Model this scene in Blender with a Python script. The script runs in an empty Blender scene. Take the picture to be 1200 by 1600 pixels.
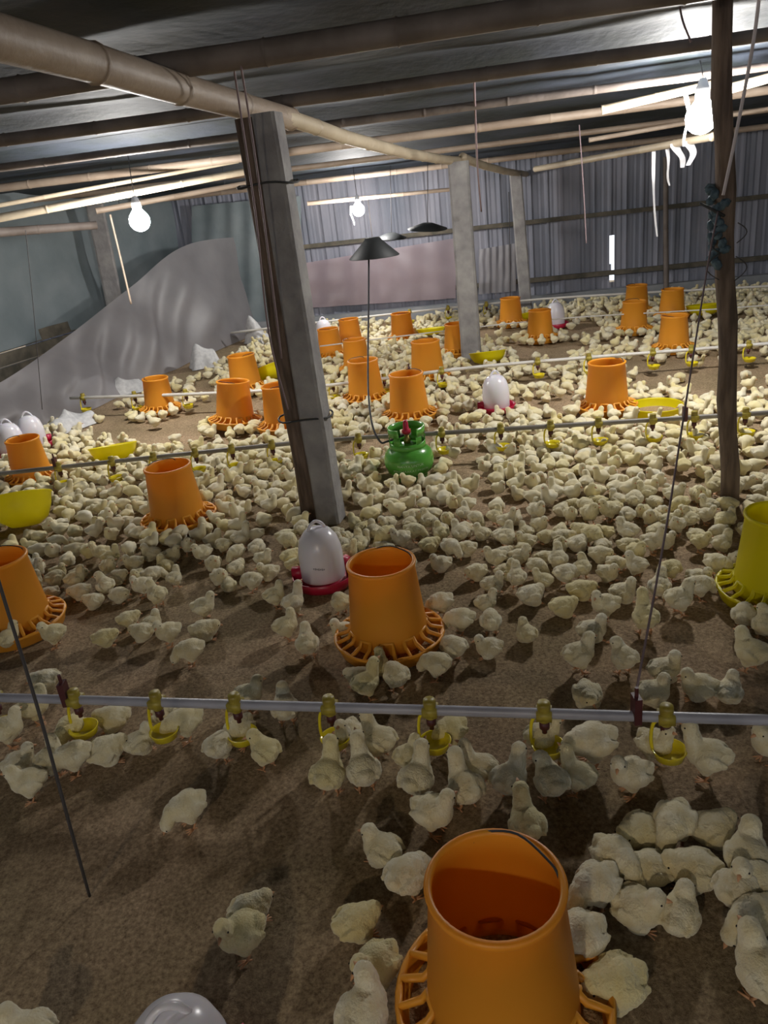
import bpy, bmesh, math, random
from mathutils import Vector, Matrix, noise
PI = math.pi
random.seed(7)
S = bpy.context.scene
COL = S.collection

# ------------------------------------------------------------------ camera, world, exposure
FPX, PITCH, ROLL, CAM_H = 1200.0, math.radians(22.5), math.radians(6.8), 1.42
fw = Vector((0, math.cos(PITCH), -math.sin(PITCH)))
r0 = Vector((1, 0, 0)); u0 = r0.cross(fw)
RT = math.cos(ROLL)*r0 - math.sin(ROLL)*u0
UP = math.cos(ROLL)*u0 + math.sin(ROLL)*r0
CAM = Vector((0, 0, CAM_H))
cd = bpy.data.cameras.new('camera'); cam = bpy.data.objects.new('camera', cd); COL.objects.link(cam)
cd.sensor_fit = 'VERTICAL'; cd.sensor_height = 36.0; cd.lens = 36.0*FPX/1600.0
cd.clip_start = 0.02; cd.clip_end = 200
m = Matrix((RT, UP, -fw)).transposed().to_4x4(); m.translation = CAM
cam.matrix_world = m
S.camera = cam
S.view_settings.view_transform = 'Standard'; S.view_settings.look = 'None'
S.view_settings.exposure = 1.05; S.view_settings.gamma = 1.0; S.view_settings.use_curve_mapping = False
try:
    S.cycles.use_denoising = True
    S.cycles.max_bounces = 6; S.cycles.diffuse_bounces = 3; S.cycles.transmission_bounces = 4
    S.cycles.transparent_max_bounces = 8; S.cycles.sample_clamp_indirect = 4.0
except Exception:
    pass
w = bpy.data.worlds.new('daylight'); S.world = w; w.use_nodes = True
bg = w.node_tree.nodes['Background']
bg.inputs[0].default_value = (0.80, 0.88, 1.0, 1); bg.inputs[1].default_value = 0.85
BULB_STRENGTH = 235.0

def ray(x, y): return fw*FPX + RT*(x-600) + UP*(800-y)
def at(x, y, z=0.0):
    d = ray(x, y); return CAM + d*((z-CAM_H)/d.z)
def atY(x, y, Y):
    d = ray(x, y); return CAM + d*(Y/d.y)
def px(p):
    q = Vector(p)-CAM; wv = q.dot(fw)
    return (600+FPX*q.dot(RT)/wv, 800-FPX*q.dot(UP)/wv, wv)
# room axes: u runs along the far wall, v towards it
AX = math.radians(10)
UD = Vector((math.cos(AX), -math.sin(AX), 0)); VD = Vector((math.sin(AX), math.cos(AX), 0))
def uv(u, v, z=0.0): return UD*u + VD*v + Vector((0, 0, z))
V_WALL = 9.35
def beam_z(v): return 1.985 - 0.055*v
def purlin_z(v): return beam_z(v) + 0.09
def ceil_z(v): return beam_z(v) + 0.17
def at_plane(x, y, off=0.0):                       # ray meets the sloping plane beam_z(v)+off
    d = ray(x, y); n = Vector((0, 0, 1)) + VD*0.055
    return CAM + d*((1.985+off-CAM.dot(n))/d.dot(n))
def at_v(x, y, v):
    d = ray(x, y); return CAM + d*((v-CAM.dot(VD))/d.dot(VD))

# ------------------------------------------------------------------ materials
def mat(name, col, rough=0.7, noise_amt=0.0, scale=20, col2=None, bump=0.0, bscale=60, stretch=None, metallic=0.0,
        trans=0.0, sheen=0.0, coat=0.0, sss=0.0, obj_random=False, tint_attr=None):
    M = bpy.data.materials.new(name); M.use_nodes = True
    N = M.node_tree.nodes; L = M.node_tree.links; b = N['Principled BSDF']
    b.inputs['Base Color'].default_value = (*col, 1); b.inputs['Roughness'].default_value = rough
    b.inputs['Metallic'].default_value = metallic
    if trans: b.inputs['Transmission Weight'].default_value = trans
    if sheen: b.inputs['Sheen Weight'].default_value = sheen
    if coat: b.inputs['Coat Weight'].default_value = coat
    if sss:
        b.inputs['Subsurface Weight'].default_value = sss; b.inputs['Subsurface Radius'].default_value = (0.02, 0.01, 0.004)
    tc = N.new('ShaderNodeTexCoord'); src = tc.outputs['Object']
    if stretch:
        mp = N.new('ShaderNodeMapping'); mp.inputs['Scale'].default_value = stretch; L.new(src, mp.inputs[0]); src = mp.outputs[0]
    last = None
    if col2 is not None:
        nz = N.new('ShaderNodeTexNoise'); nz.inputs['Scale'].default_value = scale; nz.inputs['Detail'].default_value = 5
        L.new(src, nz.inputs['Vector'])
        rp = N.new('ShaderNodeValToRGB'); rp.color_ramp.elements[0].position = 0.35; rp.color_ramp.elements[1].position = 0.65
        rp.color_ramp.elements[0].color = (*col, 1); rp.color_ramp.elements[1].color = (*col2, 1)
        L.new(nz.outputs['Fac'], rp.inputs[0]); last = rp.outputs[0]
        L.new(last, b.inputs['Base Color'])
    if obj_random or tint_attr:
        mx = N.new('ShaderNodeMix'); mx.data_type = 'RGBA'; mx.blend_type = 'MIX'
        if obj_random:
            oi = N.new('ShaderNodeObjectInfo'); f = oi.outputs['Color']
            sep = N.new('ShaderNodeSeparateColor'); L.new(f, sep.inputs[0]); L.new(sep.outputs[0], mx.inputs['Factor'])
        else:
            at_ = N.new('ShaderNodeAttribute'); at_.attribute_name = tint_attr; L.new(at_.outputs['Fac'], mx.inputs['Factor'])
        if last: L.new(last, mx.inputs['A'])
        else: mx.inputs['A'].default_value = (*col, 1)
        mx.inputs['B'].default_value = (0.78, 0.66, 0.25, 1)
        L.new(mx.outputs['Result'], b.inputs['Base Color'])
    if bump:
        n2 = N.new('ShaderNodeTexNoise'); n2.inputs['Scale'].default_value = bscale; n2.inputs['Detail'].default_value = 6
        L.new(src, n2.inputs['Vector'])
        bp = N.new('ShaderNodeBump'); bp.inputs['Strength'].default_value = bump; bp.inputs['Distance'].default_value = 0.01
        L.new(n2.outputs['Fac'], bp.inputs['Height']); L.new(bp.outputs[0], b.inputs['Normal'])
    return M
def emis(name, col, st):
    M = bpy.data.materials.new(name); M.use_nodes = True; N = M.node_tree.nodes; N.clear()
    e = N.new('ShaderNodeEmission'); e.inputs[0].default_value = (*col, 1); e.inputs[1].default_value = st
    o = N.new('ShaderNodeOutputMaterial'); M.node_tree.links.new(e.outputs[0], o.inputs[0]); return M
def film(name, col, opacity, rough=0.35, shine=True):
    """thin plastic film: part see-through, part diffuse/translucent"""
    M = bpy.data.materials.new(name); M.use_nodes = True; N = M.node_tree.nodes; L = M.node_tree.links; N.clear()
    df = N.new('ShaderNodeBsdfDiffuse'); df.inputs[0].default_value = (*col, 1)
    tl = N.new('ShaderNodeBsdfTranslucent'); tl.inputs[0].default_value = (*col, 1)
    gl = N.new('ShaderNodeBsdfGlossy'); gl.inputs['Roughness'].default_value = rough; gl.inputs[0].default_value = (1, 1, 1, 1)
    tr = N.new('ShaderNodeBsdfTransparent')
    a = N.new('ShaderNodeMixShader'); a.inputs[0].default_value = 0.45; L.new(df.outputs[0], a.inputs[1]); L.new(tl.outputs[0], a.inputs[2])
    g = N.new('ShaderNodeMixShader'); g.inputs[0].default_value = 0.07 if shine else 0.0; L.new(a.outputs[0], g.inputs[1]); L.new(gl.outputs[0], g.inputs[2])
    tc = N.new('ShaderNodeTexCoord'); nz = N.new('ShaderNodeTexNoise'); nz.inputs['Scale'].default_value = 2.2; nz.inputs['Detail'].default_value = 4
    L.new(tc.outputs['Object'], nz.inputs['Vector'])
    mr = N.new('ShaderNodeMapRange'); mr.inputs[1].default_value = 0.3; mr.inputs[2].default_value = 0.7
    mr.inputs[3].default_value = opacity-0.1; mr.inputs[4].default_value = min(1, opacity+0.1); L.new(nz.outputs['Fac'], mr.inputs[0])
    x = N.new('ShaderNodeMixShader'); L.new(mr.outputs[0], x.inputs[0]); L.new(tr.outputs[0], x.inputs[1]); L.new(g.outputs[0], x.inputs[2])
    o = N.new('ShaderNodeOutputMaterial'); L.new(x.outputs[0], o.inputs[0]); return M

def translucent(M, col, f):
    """thin moulded plastic that lets some light through"""
    N = M.node_tree.nodes; L = M.node_tree.links
    t = N.new('ShaderNodeBsdfTranslucent'); t.inputs[0].default_value = (*col, 1); x = N.new('ShaderNodeMixShader'); x.inputs[0].default_value = f
    L.new(N['Principled BSDF'].outputs[0], x.inputs[1]); L.new(t.outputs[0], x.inputs[2])
    L.new(x.outputs[0], next(n for n in N if n.type == 'OUTPUT_MATERIAL').inputs[0])
M_floor = mat('litter', (0.155, 0.105, 0.062), 0.95)
def _floor_nodes():
    N = M_floor.node_tree.nodes; L = M_floor.node_tree.links; b = N['Principled BSDF']
    tc = N.new('ShaderNodeTexCoord')
    a = N.new('ShaderNodeTexNoise'); a.inputs['Scale'].default_value = 95; a.inputs['Detail'].default_value = 8; a.inputs['Roughness'].default_value = 0.75
    c = N.new('ShaderNodeTexNoise'); c.inputs['Scale'].default_value = 1.7; c.inputs['Detail'].default_value = 5
    L.new(tc.outputs['Object'], a.inputs['Vector']); L.new(tc.outputs['Object'], c.inputs['Vector'])
    r1 = N.new('ShaderNodeValToRGB'); e = r1.color_ramp.elements
    e[0].position = 0.33; e[0].color = (0.19, 0.12, 0.066, 1); e[1].position = 0.68; e[1].color = (0.76, 0.565, 0.37, 1)
    L.new(a.outputs['Fac'], r1.inputs[0])
    r2 = N.new('ShaderNodeValToRGB'); e = r2.color_ramp.elements
    e[0].position = 0.38; e[0].color = (0.72, 0.74, 0.64, 1); e[1].position = 0.62; e[1].color = (1.0, 0.98, 0.95, 1)
    L.new(c.outputs['Fac'], r2.inputs[0])
    mx = N.new('ShaderNodeMix'); mx.data_type = 'RGBA'; mx.blend_type = 'MULTIPLY'; mx.inputs['Factor'].default_value = 1
    L.new(r1.outputs[0], mx.inputs['A']); L.new(r2.outputs[0], mx.inputs['B']); L.new(mx.outputs['Result'], b.inputs['Base Color'])
    bp = N.new('ShaderNodeBump'); bp.inputs['Strength'].default_value = 0.9; bp.inputs['Distance'].default_value = 0.012
    L.new(a.outputs['Fac'], bp.inputs['Height']); L.new(bp.outputs[0], b.inputs['Normal'])
_floor_nodes()
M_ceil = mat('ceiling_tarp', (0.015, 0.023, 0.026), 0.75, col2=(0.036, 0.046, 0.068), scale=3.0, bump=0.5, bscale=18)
M_wall = mat('corrugated_sheet', (0.17, 0.185, 0.23), 0.75, col2=(0.29, 0.29, 0.34), scale=2.5, bump=0.3, bscale=20, stretch=(1, 1, 0.35))
M_tarpw = mat('wall_tarp', (0.13, 0.165, 0.18), 0.65, col2=(0.20, 0.235, 0.25), scale=2.0, bump=0.6, bscale=9)
M_plinth = mat('cement_plinth', (0.23, 0.25, 0.27), 0.9, col2=(0.30, 0.31, 0.33), scale=6, bump=0.4)
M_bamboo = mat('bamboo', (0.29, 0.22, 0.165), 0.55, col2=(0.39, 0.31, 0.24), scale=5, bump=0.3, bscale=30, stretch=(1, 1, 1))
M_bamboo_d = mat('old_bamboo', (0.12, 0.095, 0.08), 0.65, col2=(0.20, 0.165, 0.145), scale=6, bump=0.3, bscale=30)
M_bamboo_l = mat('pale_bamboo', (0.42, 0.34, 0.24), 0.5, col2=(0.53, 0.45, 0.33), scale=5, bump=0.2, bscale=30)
M_conc = mat('concrete', (0.22, 0.21, 0.215), 0.9, col2=(0.34, 0.33, 0.32), scale=8, bump=0.5, bscale=40)
M_wood = mat('dark_wood', (0.085, 0.058, 0.042), 0.8, col2=(0.19, 0.135, 0.10), scale=9, bump=0.5, bscale=30, stretch=(4, 4, 0.6))
M_plank = mat('weathered_plank', (0.07, 0.065, 0.05), 0.85, col2=(0.14, 0.12, 0.09), scale=9, bump=0.5, bscale=30)
M_orange = mat('orange_plastic', (0.88, 0.40, 0.035), 0.42)
M_orange_p = mat('orange_pan_plastic', (0.80, 0.34, 0.03), 0.45)
M_yellow = mat('yellow_plastic', (0.86, 0.76, 0.01), 0.35)
translucent(M_orange, (0.95, 0.43, 0.04), 0.35); translucent(M_yellow, (0.95, 0.85, 0.02), 0.35)
M_yel_d = mat('aged_yellow_plastic', (0.24, 0.18, 0.02), 0.45, col2=(0.42, 0.34, 0.05), scale=30)
M_cup = mat('yellow_cup_plastic', (0.76, 0.62, 0.02), 0.15, coat=0.4)
M_feed = mat('feed_crumble', (0.30, 0.19, 0.09), 0.95, col2=(0.52, 0.37, 0.2), scale=160, bump=0.8, bscale=200)
M_white = mat('milky_plastic', (0.74, 0.72, 0.78), 0.25, sss=0.15)
M_red = mat('red_plastic', (0.46, 0.012, 0.05), 0.35)
M_mark = mat('faded_print', (0.33, 0.32, 0.38), 0.6)
M_pipe = mat('pvc_pipe', (0.30, 0.305, 0.36), 0.4, col2=(0.42, 0.42, 0.48), scale=6, bump=0.05)
M_pipe_w = mat('white_pvc_pipe', (0.72, 0.70, 0.66), 0.4, col2=(0.60, 0.57, 0.52), scale=4)
M_pipe_d = mat('shaded_pvc_pipe', (0.17, 0.15, 0.13), 0.5, col2=(0.27, 0.25, 0.22), scale=4)  # backlit shade of the second pipe, put into its colour
M_brkt = mat('maroon_bracket', (0.075, 0.015, 0.018), 0.5)
M_green = mat('green_enamel', (0.09, 0.34, 0.045), 0.25, coat=0.3)
M_print = mat('white_print', (0.42, 0.62, 0.38), 0.6)
M_brass = mat('brass', (0.32, 0.24, 0.08), 0.4, metallic=0.8)
M_blackm = mat('blackened_metal', (0.03, 0.033, 0.035), 0.6)
M_rubber = mat('black_hose', (0.02, 0.02, 0.024), 0.5)
M_cord_d = mat('dark_cord', (0.05, 0.045, 0.045), 0.8)
M_cord_p = mat('pale_cord', (0.55, 0.50, 0.52), 0.7)
M_cord_m = mat('mauve_cord', (0.22, 0.16, 0.17), 0.7)
M_rag = mat('teal_rag', (0.03, 0.06, 0.085), 0.85, col2=(0.10, 0.15, 0.18), scale=40, bump=0.6)
M_sack = mat('woven_sack', (0.55, 0.55, 0.56), 0.7, col2=(0.70, 0.70, 0.70), scale=30, bump=0.4, bscale=30)
M_shred = film('plastic_shred', (0.85, 0.85, 0.88), 0.8)
M_film = film('milky_film', (0.42, 0.40, 0.42), 0.76, 0.5)
M_pink = film('pinkish_film', (0.42, 0.33, 0.37), 0.85, 0.4)
M_base = mat('lamp_cap', (0.7, 0.7, 0.72), 0.5)
M_glow = emis('lit_bulb', (1.0, 0.97, 0.93), BULB_STRENGTH)
M_fluff = mat('chick_down', (0.72, 0.62, 0.37), 0.95, col2=(0.82, 0.77, 0.60), scale=26, bump=0.5, bscale=210, sheen=0.4, obj_random=True)
M_flock = mat('flock_down', (0.72, 0.62, 0.37), 0.95, col2=(0.82, 0.77, 0.60), scale=12, sheen=0.4, tint_attr='tint')
M_beak = mat('beak_and_legs', (0.62, 0.33, 0.17), 0.5)
M_eye = mat('chick_eye', (0.01, 0.008, 0.006), 0.15)

# ------------------------------------------------------------------ helpers
def obj(name, bm, mats, parent=None, smooth=True, loc=None, rot=None):
    me = bpy.data.meshes.new(name); bm.to_mesh(me); bm.free()
    for x in (mats if isinstance(mats, (list, tuple)) else [mats]): me.materials.append(x)
    if smooth: me.polygons.foreach_set('use_smooth', [True]*len(me.polygons))
    o = bpy.data.objects.new(name, me); COL.objects.link(o)
    if parent: o.parent = parent
    if loc is not None: o.location = loc
    if rot is not None: o.rotation_euler = rot
    return o
def tag(o, label, cat, group=None):
    o['label'] = label; o['category'] = cat
    if group: o['group'] = group
    return o
def thing(name, label, cat, loc=(0, 0, 0), rot=(0, 0, 0), group=None, scale=1.0):
    o = bpy.data.objects.new(name, None); COL.objects.link(o); o.empty_display_size = 0.05
    o.location = loc; o.rotation_euler = rot; o.scale = (scale,)*3
    return tag(o, label, cat, group)
def struct(name, bm, m, smooth=False):
    o = obj(name, bm, m, smooth=smooth); o['kind'] = 'structure'; return o
def dup(root, label=None, loc=None, rot=None, scale=None):
    r = root.copy(); COL.objects.link(r)
    if label: r['label'] = label
    if loc is not None: r.location = loc
    if rot is not None: r.rotation_euler = rot
    if scale is not None: r.scale = (scale,)*3
    for ch in list(root.children):
        c = ch.copy(); COL.objects.link(c); c.parent = r
        for g in list(ch.children):
            d = g.copy(); COL.objects.link(d); d.parent = c
    return r
def tube(bm, pts, rad, seg=10, cap=True, mi=0):
    pts = [Vector(p) for p in pts]; n = len(pts)
    rad = rad if isinstance(rad, (list, tuple)) else [rad]*n
    rings = []; prev = None
    for i, p in enumerate(pts):
        t = (pts[min(i+1, n-1)]-pts[max(i-1, 0)]).normalized()
        if prev is None:
            a = t.orthogonal().normalized()
        else:
            a = (prev - t*prev.dot(t))
            a = a.normalized() if a.length > 1e-6 else t.orthogonal().normalized()
        prev = a; b = t.cross(a)
        rings.append([bm.verts.new(p + (a*math.cos(2*PI*k/seg)+b*math.sin(2*PI*k/seg))*rad[i]) for k in range(seg)])
    for i in range(n-1):
        for k in range(seg):
            f = bm.faces.new((rings[i][k], rings[i][(k+1) % seg], rings[i+1][(k+1) % seg], rings[i+1][k])); f.material_index = mi
    if cap:
        f = bm.faces.new(rings[0][::-1]); f.material_index = mi; f = bm.faces.new(rings[-1]); f.material_index = mi
def lathe(bm, prof, seg=36, closed=False, a0=0, a1=2*PI, mi=0, c=(0, 0, 0)):
    full = abs(a1-a0-2*PI) < 1e-6; ns = seg if full else seg+1; c = Vector(c)
    R = [[bm.verts.new(c+Vector((r*math.cos(a0+(a1-a0)*k/seg), r*math.sin(a0+(a1-a0)*k/seg), z))) for k in range(ns)] for r, z in prof]
    n = len(prof)
    for i in range(n if closed else n-1):
        A, B = R[i], R[(i+1) % n]
        for k in range(seg):
            k2 = (k+1) % ns
            f = bm.faces.new((A[k], A[k2], B[k2], B[k])); f.material_index = mi
    if closed and not full:
        bm.faces.new([r[0] for r in R][::-1]); bm.faces.new([r[-1] for r in R])
def ell(bm, c, r, rot=None, sub=2, mi=0):
    M = Matrix.Translation(c) @ (rot or Matrix()) @ Matrix.Diagonal((*r, 1))
    n0 = len(bm.faces); bmesh.ops.create_icosphere(bm, subdivisions=sub, radius=1, matrix=M)
    if mi:
        bm.faces.ensure_lookup_table()
        for f in bm.faces[n0:]: f.material_index = mi
def box(bm, c, s, rot=None):
    M = Matrix.Translation(c) @ (rot or Matrix()) @ Matrix.Diagonal((*s, 1))
    bmesh.ops.create_cube(bm, size=1, matrix=M)
def smoothpath(pts, k=6):
    pts = [Vector(p) for p in pts]; out = []
    for i in range(len(pts)-1):
        a = pts[max(i-1, 0)]; b = pts[i]; c = pts[i+1]; d = pts[min(i+2, len(pts)-1)]
        for j in range(k):
            t = j/k
            out.append(0.5*((2*b)+(c-a)*t+(2*a-5*b+4*c-d)*t*t+(3*b-a-3*c+d)*t**3))
    out.append(pts[-1]); return out
def culm(bm, a, b, ra, rb, bend=0.0, node=0.38, seg=14, wob=0.006):
    """bamboo pole with raised nodes"""
    a, b = Vector(a), Vector(b); L = (b-a).length; n = max(2, int(L/node)); pts = []; rad = []
    side = (b-a).cross(Vector((0, 0, 1))).normalized()
    for i in range(n+1):
        for dt, k in ((-0.03, 1.0), (-0.008, 1.02), (0, 1.1), (0.008, 1.02), (0.03, 1.0)):
            t = i/n + dt*node/L*1.2
            if t < 0 or t > 1: continue
            p = a.lerp(b, t) + Vector((0, 0, -bend*4*t*(1-t))) + side*(wob*math.sin(i*2.3+a.x))
            pts.append(p); rad.append((ra+(rb-ra)*t)*k)
    tube(bm, pts, rad, seg)

# ------------------------------------------------------------------ structure
bm = bmesh.new()
nx, ny = 90, 100
g = [[None]*(ny+1) for _ in range(nx+1)]
for i in range(nx+1):
    for j in range(ny+1):
        u = -8+16*i/nx; v = -3+14*j/ny; p = uv(u, v)
        p.z = 0.006*noise.noise(Vector((p.x*2.5, p.y*2.5, 0))) - 0.004
        g[i][j] = bm.verts.new(p)
for i in range(nx):
    for j in range(ny): bm.faces.new((g[i][j], g[i+1][j], g[i+1][j+1], g[i][j+1]))
struct('floor', bm, M_floor, True)
# sagging tarp ceiling
bm = bmesh.new(); nx, ny = 60, 220; g = [[None]*(ny+1) for _ in range(nx+1)]
PV = [-2.6, -1.7, -0.8, 0.1, 1.0, 1.9]
for (x, y) in ((600, 43), (600, 130), (600, 178), (600, 214), (600, 243), (600, 268), (600, 289)):
    PV.append(at_plane(x, y, 0.09).dot(VD))
PV = sorted(v for v in PV if v < V_WALL-0.05)
for i in range(nx+1):
    for j in range(ny+1):
        u = -8+16*i/nx; v = -3+13.0*j/ny
        k = sum(1 for q in PV if q <= v); lo = PV[k-1] if k else -3; hi = PV[k] if k < len(PV) else 10.0
        t = (v-lo)/max(hi-lo, 1e-3)
        z = ceil_z(v) - 0.05*math.sin(PI*t)*(0.6+0.5*noise.noise(Vector((u*0.9, k*3.1, 0)))) + 0.012*noise.noise(Vector((u*3, v*4, 5)))
        g[i][j] = bm.verts.new(uv(u, v, z))
for i in range(nx):
    for j in range(ny): bm.faces.new((g[i][j], g[i][j+1], g[i+1][j+1], g[i+1][j]))
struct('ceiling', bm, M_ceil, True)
# back wall: corrugated sheets with a ragged daylight gap
slit = [at_v(x, y, V_WALL) for x, y in ((951, 368), (957, 368), (962, 420), (960, 440), (951, 440), (949, 400))]
SU0 = min(p.dot(UD) for p in slit)+0.02; SU1 = SU0+0.055; SZ0 = min(p.z for p in slit); SZ1 = max(p.z for p in slit)
bm = bmesh.new(); step = 0.02
us = []; u = -6.0
while u < 8.0: us.append(u); u += step
us = sorted(set(us + [SU0, SU1])); zs = [0.0, SZ0, SZ0+0.08, SZ0+0.2, SZ0+0.3, SZ1, 1.95]
def prof(u):
    t = (u/0.17) % 1.0
    r = 0.022*max(0, 1-abs(t-0.5)*6) + 0.004*math.sin(2*PI*t*3)
    return r + 0.010*noise.noise(Vector((u*1.3, 0, 2)))
rows = [[bm.verts.new(uv(uu, V_WALL-prof(uu), z)) for uu in us] for z in zs]
for j in range(len(zs)-1):
    for i in range(len(us)-1):
        mid = (us[i]+us[i+1])/2
        if 1 <= j <= 4 and SU0 <= mid <= SU1 and not (j == 2 and mid < SU0+0.02):
            continue
        bm.faces.new((rows[j][i], rows[j][i+1], rows[j+1][i+1], rows[j+1][i]))
struct('wall_back', bm, M_wall, False)
bm = bmesh.new(); R10 = Matrix.Rotation(-AX, 4, 'Z')
box(bm, uv(1, V_WALL-0.09, 0.05), (14, 0.10, 0.16), R10)
struct('trim_1', bm, M_plinth)
bm = bmesh.new()
for z, h in ((0.30, 0.05), (0.93, 0.045)):
    box(bm, uv(1, V_WALL-0.055, z), (14, 0.035, h), R10)
struct('trim_2', bm, M_plank)
# left wall: tarp above dark boards, runs parallel to the posts
DL = Vector((0.354, 0.935, 0)).normalized(); NL = Vector((DL.y, -DL.x, 0)); PL = Vector((-4.05, 4.6, 0))
bm = bmesh.new(); n1, n2 = 90, 14; g = []
for i in range(n1+1):
    t = -7.5 + 13.4*i/n1; row = []
    for j in range(n2+1):
        z = 0.50+1.45*j/n2; d = 0.05*noise.noise(Vector((t*1.1, z*1.6, 3)))+0.02*math.sin(t*5+z*2)
        row.append(bm.verts.new(PL+DL*t+NL*d+Vector((0, 0, z))))
    g.append(row)
for i in range(n1):
    for j in range(n2): bm.faces.new((g[i][j], g[i+1][j], g[i+1][j+1], g[i][j+1]))
struct('wall_left', bm, M_tarpw, True)
bm = bmesh.new(); RL = Matrix.Rotation(math.atan2(DL.y, DL.x), 4, 'Z')
for k in range(5):
    box(bm, PL+DL*-0.8-NL*0.04+Vector((0, 0, 0.06+0.12*k)), (13.4, 0.03, 0.105), RL)
struct('baseboard_left', bm, M_plank)
bm = bmesh.new(); box(bm, uv(7.6, 3.3, 1.0), (0.05, 13, 2.0), R10); struct('wall_right', bm, M_tarpw)
# unseen wall behind the viewer, its long gap added to light the foreground
bm = bmesh.new()
box(bm, uv(0, -3.0, 0.45), (16, 0.05, 0.9), R10); box(bm, uv(0, -3.0, 2.0), (16, 0.05, 0.9), R10)
struct('wall_front', bm, M_tarpw)

# ------------------------------------------------------------------ posts and beams
def square_post(name, label, base, top, wid, dep, m, rz=-0.3):
    t = thing(name, label, 'post', base)
    b = bmesh.new(); ax = Vector(top)-Vector(base); n = 8; rg = []
    for i in range(n+1):
        c = ax*(i/n); k = 1-0.05*i/n
        row = []
        for sx, sy in ((-1, -0.8), (-0.8, -1), (0.8, -1), (1, -0.8), (1, 0.8), (0.8, 1), (-0.8, 1), (-1, 0.8)):
            q = Vector((sx*wid/2*k, sy*dep/2*k, 0)); q.rotate(Matrix.Rotation(rz, 3, 'Z'))
            row.append(b.verts.new(c+q+Vector((0.004*noise.noise(c*3+Vector((sx, sy, 0))), 0, 0))))
        rg.append(row)
    for i in range(n):
        for k in range(8): b.faces.new((rg[i][k], rg[i][(k+1) % 8], rg[i+1][(k+1) % 8], rg[i+1][k]))
    b.faces.new(rg[-1]); b.faces.new(rg[0][::-1])
    obj('shaft', b, m, t, smooth=False)
    return t
P1 = at(518, 812); P1T = atY(417, 190, P1.y); P1T.z = beam_z(P1T.dot(VD))-0.05
t = square_post('concrete_post', 'thick grey concrete post with a dark timber strapped to its left, near the middle', P1, P1T, 0.115, 0.12, M_conc)
b = bmesh.new()
q0 = at(487, 808)-P1; q0.y -= 0.02; q1 = atY(386, 190, P1.y)-P1; q1.z = (P1T-P1).z-0.01; q1.y -= 0.02
tube(b, [q0.lerp(q1, k/6)+Vector((0.006*math.sin(k*1.9), 0, 0)) for k in range(7)], [0.047, 0.047, 0.045, 0.046, 0.043, 0.042, 0.040], 12)
obj('strapped_timber', b, M_wood, t)
for zz in (0.52, 1.50):
    b = bmesh.new()
    fr = zz/1.75; c = (q0.lerp(q1, fr)*0.45 + (P1T-P1)*fr*0.55)
    ring = [c+Vector((0.125*math.cos(a), 0.088*math.sin(a), 0.006*math.sin(3*a)+0)) for a in [2*PI*k/20 for k in range(21)]]
    tube(b, ring, 0.0045, 6)
    obj('wire_tie', b, M_blackm, t)
P2 = at(737, 560); P2T = atY(716, 250, P2.y); P2T.z = beam_z(P2T.dot(VD))-0.04
square_post('concrete_post', 'pale grey concrete post standing among chicks just left of the yellow hanging tray', P2, P2T, 0.17, 0.14, M_conc, -0.2)
P3 = at_v(822, 476, V_WALL-0.35); P3.z = 0; P3T = atY(806, 284, P3.y)
P3T.z = beam_z(P3T.dot(VD))-0.03
square_post('concrete_post', 'slim pale concrete post against the far corrugated wall', P3, P3T, 0.135, 0.10, M_conc, -0.2)
# post behind the plastic on the left
def on_left(x, y, off):                             # meets a plane parallel to the left wall
    d = ray(x, y); P = PL+NL*off; return CAM + d*((P-CAM).dot(NL)/d.dot(NL))
pt = on_left(152, 338, 0.22); p = atY(184, 495, pt.y); p = pt+(p-pt)*(pt.z/(pt.z-p.z)); p.z = 0; pt.z = beam_z(pt.dot(VD))+0.05
square_post('concrete_post', 'pale post beside the left wall, half covered by the plastic sheet', p, pt, 0.17, 0.12, M_conc, 0.2)
# dark round post right
PR = at(1140, 790); PRT = atY(1124, 40, PR.y); PRT.z = ceil_z(PRT.dot(VD))-0.05
t = thing('timber_post', 'dark round timber post at the right with rags tied near its top', 'post', PR)
b = bmesh.new(); n = 12
tube(b, [(PRT-PR)*(k/n)+Vector((0.006*math.sin(k*1.7), 0, 0)) for k in range(n+1)], [0.038-0.004*k/n+0.002*math.sin(k*2.6) for k in range(n+1)], 12)
obj('shaft', b, M_wood, t)
b = bmesh.new(); random.seed(3)
zc = atY(1124, 350, PR.y)-PR
for k in range(26):
    zz = zc.z + 0.13 - 0.011*k; fr = zz/(PRT-PR).z; c = (PRT-PR)*fr
    a = random.uniform(1.9, 4.6)
    ell(b, c+Vector((0.036*math.cos(a)-0.012, 0.04*math.sin(a), 0)), (0.018, 0.016, 0.024), Matrix.Rotation(random.random()*3, 4, 'Y'), 1)
o = obj('knotted_rag', b, M_rag, t)
b = bmesh.new()
c = (PRT-PR)*(zc.z/(PRT-PR).z)
tube(b, [c+Vector((-0.02, -0.03, 0.03)), c+Vector((-0.06, -0.05, 0.05)), c+Vector((-0.125, -0.06, 0.085))], [0.006, 0.006, 0.004], 8)
obj('winch_handle', b, M_blackm, t)
b = bmesh.new()
for s, dz, rr in ((1, -0.12, 0.05), (-1, -0.10, 0.055), (-1, -0.02, 0.045), (1, 0.0, 0.04)):
    c2 = c+Vector((s*0.03, -0.03, dz))
    tube(b, [c2+Vector((s*rr*math.sin(PI*k/8)*0.9, -0.01, -rr*1.8*k/8)) for k in range(9)], 0.0022, 5)
obj('loose_wire', b, M_cord_d, t)
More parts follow.
